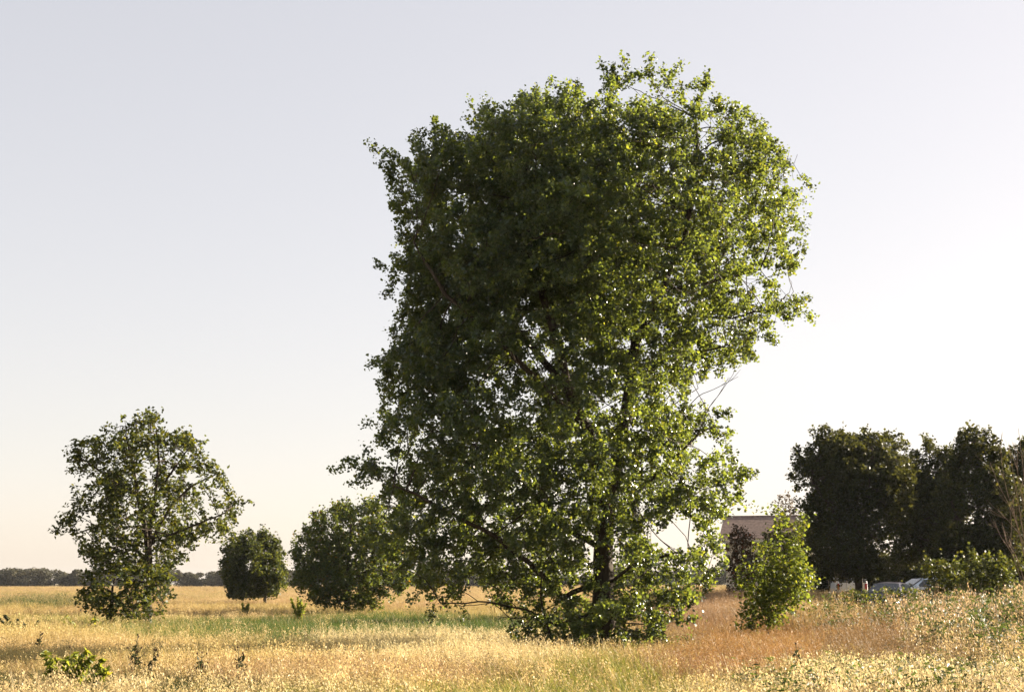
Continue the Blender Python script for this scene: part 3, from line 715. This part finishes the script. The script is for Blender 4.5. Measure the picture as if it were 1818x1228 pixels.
def van(label, loc, rz, paint):
    """rear towards -x"""
    e = empty('delivery_van', loc, rz, label=label, cat='van')
    m = MB(); m.rings(loft([(-2.3,.32,1.86,.86,.76),(-2.24,.28,1.93,.93,.82),(-1.5,.26,1.98,.95,.84),(0,.26,2.0,.95,.84),(1.2,.26,1.97,.95,.83),(1.6,.27,1.7,.95,.86),(1.95,.28,1.15,.93,.9),(2.45,.3,1.0,.88,.82),(2.58,.38,.85,.78,.72)], 7, 32)); m.build('body', paint, e, smooth=True)
    for s in (-1, 1):
        m = MB(); m.box(-2.34, -2.27, s * .40 - .33, s * .40 + .33, 1.15, 1.70); m.build('rear_window', M_cg, e, bevel=.02)
        m = MB(); m.box(-2.345, -2.27, s * .79 - .07, s * .79 + .07, .75, 1.1); m.build('tail_light', M_tail, e, bevel=.02)
        for x in (-1.4, 1.55): wheel(e, x, s * .84, .34)
        m = MB(); m.box(.55, 1.35, s * .92 - .03, s * .92 + .03, 1.15, 1.65); m.build('window', M_cg, e, bevel=.02)
        m = MB(); m.box(1.35, 1.5, s * 1.05 - .09, s * 1.05 + .09, 1.1, 1.32); m.build('wing_mirror', M_black, e, bevel=.03)
    m = MB(); m.box(-2.42, -2.28, -.9, .9, .34, .54); m.build('bumper', M_black, e, bevel=.03)
    m = MB(); m.box(-2.35, -2.30, -.25, .25, .62, .76); m.build('number_plate', M_plate, e)
    return e
M_silver = plain_mat('silver_paint', (.55, .62, .70), .28, .5, .2, coat=.6); M_grey = plain_mat('grey_paint', (.09, .08, .10), .3, .5, .2, coat=.6)
M_white = plain_mat('white_paint', (.74, .77, .80), .35, .5, coat=.5); M_dark = plain_mat('dark_blue_paint', (.05, .06, .08), .25, .5, .2, coat=.7)
def on_ground(px, D): p = PX(px, 1050, D); return (p.x, D, tz(p.x, D))
sedan('parked_car', 'silver car parked in the shade, its front end hidden by the grey car', on_ground(1640, 69), math.radians(8), M_silver)
sedan('parked_car', 'dusty grey car parked below the dark tree trunk', on_ground(1578, 62), math.radians(62), M_grey)
sedan('parked_car', 'dark blue car almost hidden behind the bare arching shrub', on_ground(1868, 60), math.radians(20), M_dark)
van('white van standing behind the dark tree trunk, seen from its rear', (PX(1521, 1050, 84).x, 86, tz(PX(1521, 1050, 84).x, 86) + .05), math.radians(82), M_white)

# ------------------------------------------------------------------ grass
def ribbon(base, d, L, w, bend, seg, V, Q):
    """one curved blade"""
    side = np.array([-d[1], d[0], 0.]); i0 = len(V)
    for k in range(seg + 1):
        t = k / seg; p = base + np.array([0, 0, 1.]) * L * (t - .28 * bend * t * t) + d * L * bend * t * t * .9
        ww = w * (1 - .8 * t); V.append(p - side * ww / 2); V.append(p + side * ww / 2)
    for k in range(seg): Q.append([i0 + 2*k, i0 + 2*k + 1, i0 + 2*k + 3, i0 + 2*k + 2])
    return V[-1]
def diamond(c, ax, L, w, r, V, Q):
    ax = ax / np.linalg.norm(ax); s = np.cross(ax, r.normal(0, 1, 3)); s /= np.linalg.norm(s); i = len(V)
    V += [c, c + ax * L * .45 + s * w / 2, c + ax * L, c + ax * L * .45 - s * w / 2]; Q.append([i, i + 1, i + 2, i + 3])
def tuft(kind, r):
    V, Q = [], []
    def rd(): a = r.random() * 6.283; return np.array([math.cos(a), math.sin(a), 0.])
    if kind == 'dry':
        for k in range(15):
            b = rd() * r.random() ** .5 * .12; d = rd(); L = r.uniform(.5, 1.0)
            top = ribbon(b, d, L, .011, r.uniform(.05, .4), 3, V, Q)
            if r.random() < .75:
                for q in range(3): diamond(top - np.array([0, 0, q * .05]) + r.normal(0, .012, 3), d * .5 + np.array([0, 0, .7]) + r.normal(0, .3, 3), .06, .014, r, V, Q)
    elif kind == 'green':
        for k in range(20):
            b = rd() * r.random() ** .5 * .13; d = rd(); ribbon(b, d, r.uniform(.45, 1.0), .014, r.uniform(.15, .6), 3, V, Q)
    elif kind == 'russet':
        for k in range(14):
            b = rd() * r.random() ** .5 * .12; d = rd(); top = ribbon(b, d, r.uniform(.55, 1.0), .008, r.uniform(.05, .3), 2, V, Q)
            for q in range(4): diamond(top - np.array([0, 0, q * .06]), rd() * .6 + np.array([0, 0, .6]), .075, .008, r, V, Q)
    elif kind == 'oat':
        for k in range(4):
            b = rd() * r.random() ** .5 * .1; d = rd(); L = r.uniform(.7, 1.0); ribbon(b, d, L, .008, .18, 3, V, Q)
            for q in range(11):
                t = r.uniform(.58, 1.0); p = b + np.array([0, 0, 1.]) * L * (t - .05 * t * t) + d * L * .18 * t * t * .9
                o = rd() * r.uniform(.02, .11); diamond(p + o + np.array([0, 0, -.02]), np.array([o[0] * 2, o[1] * 2, -.25]) + r.normal(0, .08, 3), r.uniform(.045, .065), r.uniform(.018, .026), r, V, Q)
        for k in range(4): ribbon(rd() * .08, rd(), r.uniform(.3, .55), .012, r.uniform(.2, .6), 2, V, Q)
    elif kind == 'weed':
        for k in range(4):
            b = rd() * .05; d = rd(); L = r.uniform(.6, 1.0); ribbon(b, d, L, .012, .25, 3, V, Q)
            for q in range(12):
                t = r.uniform(.12, 1.0); p = b + np.array([0, 0, 1.]) * L * (t - .07 * t * t) + d * L * .25 * t * t * .9
                diamond(p, rd() + np.array([0, 0, r.uniform(-.1, .7)]), r.uniform(.06, .12), r.uniform(.03, .05), r, V, Q)
    return np.array(V), np.array(Q)

def gn_scatter(name, label, variants, pts, rot, scl, tint, kind='stuff'):
    me = bpy.data.meshes.new(name); n = len(pts)
    me.vertices.add(n); me.vertices.foreach_set('co', np.ascontiguousarray(pts, np.float32).ravel())
    def attr(nm, typ, arr, key): a = me.attributes.new(nm, typ, 'POINT'); a.data.foreach_set(key, np.ascontiguousarray(arr, np.float32 if typ != 'INT' else np.int32).ravel())
    attr('rot', 'FLOAT_VECTOR', rot, 'vector'); attr('scl', 'FLOAT_VECTOR', scl, 'vector')
    c = np.ones((n, 4)); c[:, :3] = tint; attr('tint', 'FLOAT_COLOR', c, 'color')
    attr('var', 'INT', rng.integers(0, len(variants), n), 'value')
    o = obj(name, me, None, label=label, kind=kind)
    g = bpy.data.node_groups.new(name, 'GeometryNodeTree')
    g.interface.new_socket('Geometry', in_out='INPUT', socket_type='NodeSocketGeometry'); g.interface.new_socket('Geometry', in_out='OUTPUT', socket_type='NodeSocketGeometry')
    N, L = g.nodes, g.links; gi = N.new('NodeGroupInput'); go = N.new('NodeGroupOutput'); jn = N.new('GeometryNodeJoinGeometry')
    def named(nm, t): a = N.new('GeometryNodeInputNamedAttribute'); a.data_type = t; a.inputs['Name'].default_value = nm; return a.outputs[0]
    ar, asc, av = named('rot', 'FLOAT_VECTOR'), named('scl', 'FLOAT_VECTOR'), named('var', 'INT')
    for k, v in enumerate(variants):
        oi = N.new('GeometryNodeObjectInfo'); oi.inputs['Object'].default_value = v; oi.inputs['As Instance'].default_value = True
        cmp_ = N.new('FunctionNodeCompare'); cmp_.data_type = 'INT'; cmp_.operation = 'EQUAL'
        L.new(av, cmp_.inputs[2]); cmp_.inputs[3].default_value = k
        ip = N.new('GeometryNodeInstanceOnPoints'); e2r = N.new('FunctionNodeEulerToRotation')
        L.new(gi.outputs[0], ip.inputs['Points']); L.new(cmp_.outputs[0], ip.inputs['Selection']); L.new(oi.outputs['Geometry'], ip.inputs['Instance'])
        L.new(ar, e2r.inputs[0]); L.new(e2r.outputs[0], ip.inputs['Rotation']); L.new(asc, ip.inputs['Scale']); L.new(ip.outputs[0], jn.inputs[0])
    L.new(jn.outputs[0], go.inputs[0])
    md = o.modifiers.new('scatter', 'NODES'); md.node_group = g
    return o

# patches: (type, centre px, centre py, radius px, radius py, weight, colour, height)
STRAW = (.56, .41, .185)
PATCH = [
    ('dry', None, None, None, None, .75, STRAW, .50),
    ('green', None, None, None, None, .36, (.17, .17, .05), .24),
    ('russet', None, None, None, None, .10, (.40, .27, .13), .52),
    ('dry', 200, 1052, 900, 14, 4, (.60, .44, .25), .45),
    ('green', 75, 1064, 75, 8, 9, (.13, .15, .045), .5),
    ('green', 340, 1116, 190, 17, 14, (.22, .24, .055), .44),
    ('green', 640, 1116, 270, 22, 22, (.16, .20, .045), .46),
    ('green', 820, 1120, 160, 11, 8, (.12, .14, .04), .42),
    ('green', 130, 1098, 90, 9, 4, (.36, .33, .08), .45),
    ('green', 120, 1055, 300, 6, 1.5, (.40, .35, .10), .45),
    ('dry', 780, 1140, 190, 20, 7, (.78, .64, .38), .58),
    ('dry', 640, 1172, 260, 16, 4, (.52, .35, .19), .45),
    ('green', 800, 1218, 450, 24, 5, (.40, .35, .07), .42),
    ('green', 1020, 1185, 150, 36, 4.5, (.40, .35, .075), .45),
    ('dry', 200, 1140, 260, 26, 3, (.62, .47, .22), .55),
    ('green', 120, 1192, 330, 20, 16, (.13, .125, .04), .33),
    ('oat', 200, 1215, 420, 22, 2.2, (.72, .60, .38), .62),
    ('russet', 1345, 1142, 100, 34, 4, (.46, .27, .11), .6),
    ('russet', 1555, 1118, 95, 22, 4, (.44, .27, .12), .5),
    ('russet', 1280, 1165, 120, 20, 2.5, (.38, .23, .10), .5),
    ('russet', 1250, 1090, 90, 26, 5, (.42, .29, .15), .7),
    ('russet', 1620, 1135, 140, 24, 4.5, (.34, .22, .11), .66),
    ('dry', 1440, 1085, 110, 30, 4, (.50, .36, .18), .58),
    ('oat', 1640, 1205, 260, 42, 3.6, (.76, .63, .40), .6),
    ('oat', 1330, 1218, 180, 20, 2, (.74, .62, .36), .48),
    ('oat', 1740, 1105, 130, 45, 3, (.58, .43, .28), .85),
    ('oat', 1510, 1092, 130, 26, 2.0, (.60, .46, .28), .5),
    ('weed', 1500, 1195, 160, 34, 6, (.10, .12, .032), .5),
    ('weed', 1720, 1185, 160, 40, 5, (.10, .11, .032), .52),
    ('weed', 1650, 1090, 180, 26, 7.0, (.08, .09, .03), .5),
    ('green', 1720, 1130, 80, 16, 5, (.40, .34, .08), .55),
    ('weed', 1745, 1108, 120, 30, 5, (.10, .11, .04), .85),
    ('weed', 1560, 1108, 150, 16, 2.5, (.11, .12, .04), .6),
    ('weed', 700, 1118, 100, 8, 1.0, (.08, .09, .03), .3),
    ('weed', 200, 1195, 200, 16, .5, (.09, .10, .03), .35),
    ('oat', 700, 1180, 400, 30, .6, (.74, .58, .33), .6),
    ('oat', 300, 1130, 400, 40, .35, (.74, .60, .34), .62),
]
def build_grass():
    r = np.random.default_rng(77)
    bands = [(11, 26, 48), (26, 42, 42), (42, 70, 26), (70, 120, 9), (120, 230, 2.2), (230, 470, .45)]
    XS, YS, SC = [], [], []
    for a, b, dens in bands:
        area = .41 * (b * b - a * a) + 6 * (b - a); n = int(area * dens)
        y = np.sqrt(r.uniform(a * a, b * b, n)); x = r.uniform(-1, 1, n) * (.41 * y + 3)
        XS.append(x); YS.append(y); SC.append(np.full(n, (62 / dens) ** .32))
    x = np.concatenate(XS); y = np.concatenate(YS); wide = np.concatenate(SC); n = len(x)
    z = terrain(x, y); px, py = project(x, y, z + .48)
    px = px + 30 * noise2(x, y, 3.0, 3); py = py + 7 * noise2(x, y, 2.2, 4) + 4 * noise2(x, y, .7, 9)
    Wt = np.zeros((len(PATCH), n))
    for k, p in enumerate(PATCH):
        if p[1] is None: Wt[k] = p[5]; continue
        d = ((px - p[1]) / p[3]) ** 2 + ((py - p[2]) / p[4]) ** 2
        Wt[k] = p[5] * np.exp(-d * d * .7)
    # nothing but weeds and dry grass right under the trunk
    cdf = np.cumsum(Wt / Wt.sum(0), 0); ch = (r.random(n)[None] > cdf).sum(0).clip(0, len(PATCH) - 1)
    GAIN = {'dry': (.70, .69, .58), 'oat': (.68, .64, .50), 'green': (.52, .60, .50), 'russet': (.66, .60, .55), 'weed': (.46, .52, .4)}
    tint = np.array([np.array(p[6]) * GAIN[p[0]] for p in PATCH])[ch]; hh = np.array([p[7] for p in PATCH])[ch]; typ = np.array([p[0] for p in PATCH])[ch]
    big = 1 + .22 * noise2(x, y, 4.5, 12) + .18 * noise2(x, y, 1.3, 13)
    tint = tint * (1 + .16 * noise2(x, y, 2.5, 14)[:, None] * np.array([1, 1, 1.1])) * r.uniform(.82, 1.18, (n, 1)) * (1 + .12 * noise2(x, y, 6, 15)[:, None] * np.array([0, .6, -.6]))
    big = big * (1 + sm(5, 10, x) * sm(24, 34, y) * (1 - sm(48, 58, y)) * (.12 + .45 * noise2(x, y, 1.6, 21)))
    H = np.where(y < 32, 1.08, 1.25) * hh * big * r.uniform(.7, 1.25, n)
    rot = np.stack([r.normal(0, .10, n), r.normal(0, .10, n), r.uniform(0, 6.283, n)], 1)
    scl = np.stack([wide * r.uniform(.8, 1.2, n)] * 2 + [H], 1)
    pts = np.stack([x, y, z - .01], 1)
    info = {'dry': ('dry_grass', 'pale straw-coloured dry grass covering the field', .38),
            'green': ('green_grass', 'yellow-green grass growing in soft patches through the dry field', .42),
            'russet': ('russet_grass', 'rust-brown fine dry grass between the big poplar and the sapling', .35),
            'oat': ('wild_oats', 'cream wild oats with nodding seed heads standing in front', .42),
            'weed': ('leafy_weeds', 'dark green leafy weeds growing low among the oats', .35)}
    for t, (nm, lb, tr) in info.items():
        s = typ == t
        mat = leaf_mat(nm + '_blade', (1, 1, 1), (1, 1, 1) if t != 'weed' else (1.9, 2.0, 1.2), tr, .55, .35, instancer=True)
        vs = []
        for k in range(4):
            V, Q = tuft(t, np.random.default_rng(100 + k)); 
            vs.append(bpy.data.objects.new(nm + '_tuft', mesh_np(nm + '_tuft', V, Q, mat=mat)))
        gn_scatter(nm, lb, vs, pts[s], rot[s], scl[s], tint[s]); print(nm, int(s.sum()))
build_grass()

# ------------------------------------------------------------------ single weeds standing out of the grass
def stalk_plant(name, label, px, py_base, py_top, D, kind, seed, group=None, mat=None, spread=.5):
    r = np.random.default_rng(seed); b = PX(px, py_base, D); gz = tz(b.x, D); top = PX(px, py_top, D).z; H = max(.3, top - gz)
    e = empty(name, (b.x, D, gz), label=label, cat='weed', group=group)
    mat = mat or M_weed; stems = 1 if kind in ('thistle', 'spike') else 9
    for s in range(stems):
        a = r.random() * 6.283; lean = (0.08 if stems == 1 else spread * r.uniform(.3, 1)); L = H * (1 if s == 0 else r.uniform(.6, .98))
        t = np.linspace(0, 1, 9)[:, None]; d = np.array([math.cos(a), math.sin(a) * .6, 0])
        q = np.array([0, 0, 1.]) * L * t + d * L * lean * t ** 1.6 + np.array([0, 0, -.02])
        paths = [(q, np.linspace(.011, .005, 9))]; LV = []
        tips = [q[-1]]
        if kind == 'thistle':
            for k in range(9):
                i = int(r.integers(2, 8)); aa = r.random() * 6.283; o = np.array([math.cos(aa), math.sin(aa), .9]) * r.uniform(.1, .24) * (1.15 - i / 10)
                paths.append((q[i] + o * np.linspace(0, 1, 4)[:, None], np.linspace(.006, .004, 4))); tips.append(q[i] + o)
        V, Q = tube_paths(paths, lambda x: 5); obj('stem', mesh_np('stem', V, Q, mat=M_stem, smooth=True), e)
        if kind != 'bush':
            hv, hq = [], []
            for tp in tips:                                        # seed heads: small ribbed globes
                nn = 7; i0 = len(hv)
                for zz, rr in ((-.012, .005), (-.003, .013), (.012, .015), (.024, .006)):
                    for k in range(nn): hv.append(tp + np.array([math.cos(k * 6.283 / nn) * rr, math.sin(k * 6.283 / nn) * rr, zz]))
                for a_ in range(3):
                    for k in range(nn): hq.append([i0 + a_*nn + k, i0 + a_*nn + (k+1) % nn, i0 + (a_+1)*nn + (k+1) % nn, i0 + (a_+1)*nn + k])
            obj('flower_heads', mesh_np('flower_heads', np.array(hv), np.array(hq), mat=M_head), e)
        nl = {'thistle': 80, 'spike': 60, 'bush': 85}[kind]
        tt = r.uniform(.06, 1.0 if kind == 'bush' else .8, nl); idx = np.clip((tt * 8).astype(int), 0, 7); C = q[idx] + (q[idx + 1] - q[idx]) * (tt * 8 - idx)[:, None]
        C = C + r.normal(0, .05 if kind == 'bush' else .06, C.shape) * (1.25 - tt)[:, None]
        V, Q = leaf_quads(C, (.07 if D < 30 else .08) if kind == 'bush' else .05, r, up=.3, elong=2.2)
        obj('leaves', mesh_np('leaves', V, Q, mat=mat, tint=leaf_tints(nl, r, .25, .1)), e, kind='stuff')
M_weed = leaf_mat('weed_leaf', (.034, .042, .017), (.06, .07, .024), .3, .5, .2); M_stem = plain_mat('weed_stem', (.12, .10, .05), .8, .2); M_head = plain_mat('thistle_head', (.09, .06, .035), .9, .1)
M_bright = leaf_mat('bright_weed_leaf', (.12, .15, .022), (.32, .34, .036), .45, .45, .25)
stalk_plant('green_weed', 'bright yellow-green bushy weed beside a dark seed spike', 112, 1222, 1152, 21, 'bush', 201, mat=M_bright, spread=.6)
stalk_plant('green_weed', 'bright yellow-green weed leaning out past the dark seed spike', 150, 1222, 1156, 21.6, 'bush', 202, mat=M_bright, spread=.9)
stalk_plant('seed_spike', 'dark brown upright seed spike among bright green leaves', 121, 1220, 1146, 21.3, 'spike', 203)
stalk_plant('thistle', 'dark bushy thistle standing alone in pale straw grass', 427, 1215, 1146, 23, 'thistle', 204)
stalk_plant('thistle', 'tall thin dark thistle with beaded heads, in front of the airy oak', 235, 1215, 1124, 24, 'thistle', 205)
stalk_plant('thistle', 'slender dark thistle leaning beside a taller one', 268, 1215, 1150, 23.5, 'thistle', 206)
stalk_plant('thistle', 'short slender dark thistle near the lone bushy one', 357, 1215, 1156, 23, 'thistle', 207)
stalk_plant('thistle', 'faint small thistle standing apart in pale grass beyond the bright weeds', 66, 1150, 1120, 36, 'thistle', 208)
stalk_plant('field_weed', 'small bright green weed in front of the bushy field tree', 530, 1090, 1058, 66, 'bush', 209, mat=M_bright, spread=.4)
stalk_plant('field_weed', 'small green weed in pale grass before the round tree', 435, 1082, 1070, 80, 'bush', 210, mat=M_bright, spread=.8)
stalk_plant('field_weed', 'low leaning dark green weed out in the open field near the oak', 40, 1120, 1092, 48, 'bush', 211, mat=M_weed, spread=1.2)
stalk_plant('field_weed', 'low green weed below the lesser tree under the oak', 145, 1110, 1094, 52, 'bush', 212, mat=M_bright, spread=1.2)
stalk_plant('seed_spike', 'dark seed spike at the foot of the sapling, in rust grass', 1418, 1200, 1140, 24, 'spike', 213)
stalk_plant('dock_plant', 'dark leafy dock in the pale grass near the poplar foot', 868, 1195, 1160, 27, 'thistle', 214)
for k, (px, tp) in enumerate(((1484, 1018), (1492, 1014), (1478, 1030), (1500, 1030))):
    stalk_plant('dry_stalk', 'upright brown dry stalk beside the white van', px, 1090, tp, 50 + k * .4, 'spike', 220 + k, group='dry stalks beside the van', mat=M_leaf_dry)

# ------------------------------------------------------------------ haze
def haze():
    m = bpy.data.materials.new('haze_air'); m.use_nodes = True; n = m.node_tree.nodes; n.clear()
    v = n.new('ShaderNodeVolumePrincipled'); v.inputs['Density'].default_value = .00006; v.inputs['Color'].default_value = (.90, .92, 1.0, 1); v.inputs['Anisotropy'].default_value = .2
    o = n.new('ShaderNodeOutputMaterial'); m.node_tree.links.new(v.outputs[0], o.inputs['Volume'])
    b = MB(); b.box(-2450, 2450, -110, 2450, -2.0, 19.0); h = b.build('haze', m); tag(h, 'pale evening haze lying over the field', kind='stuff')
haze()
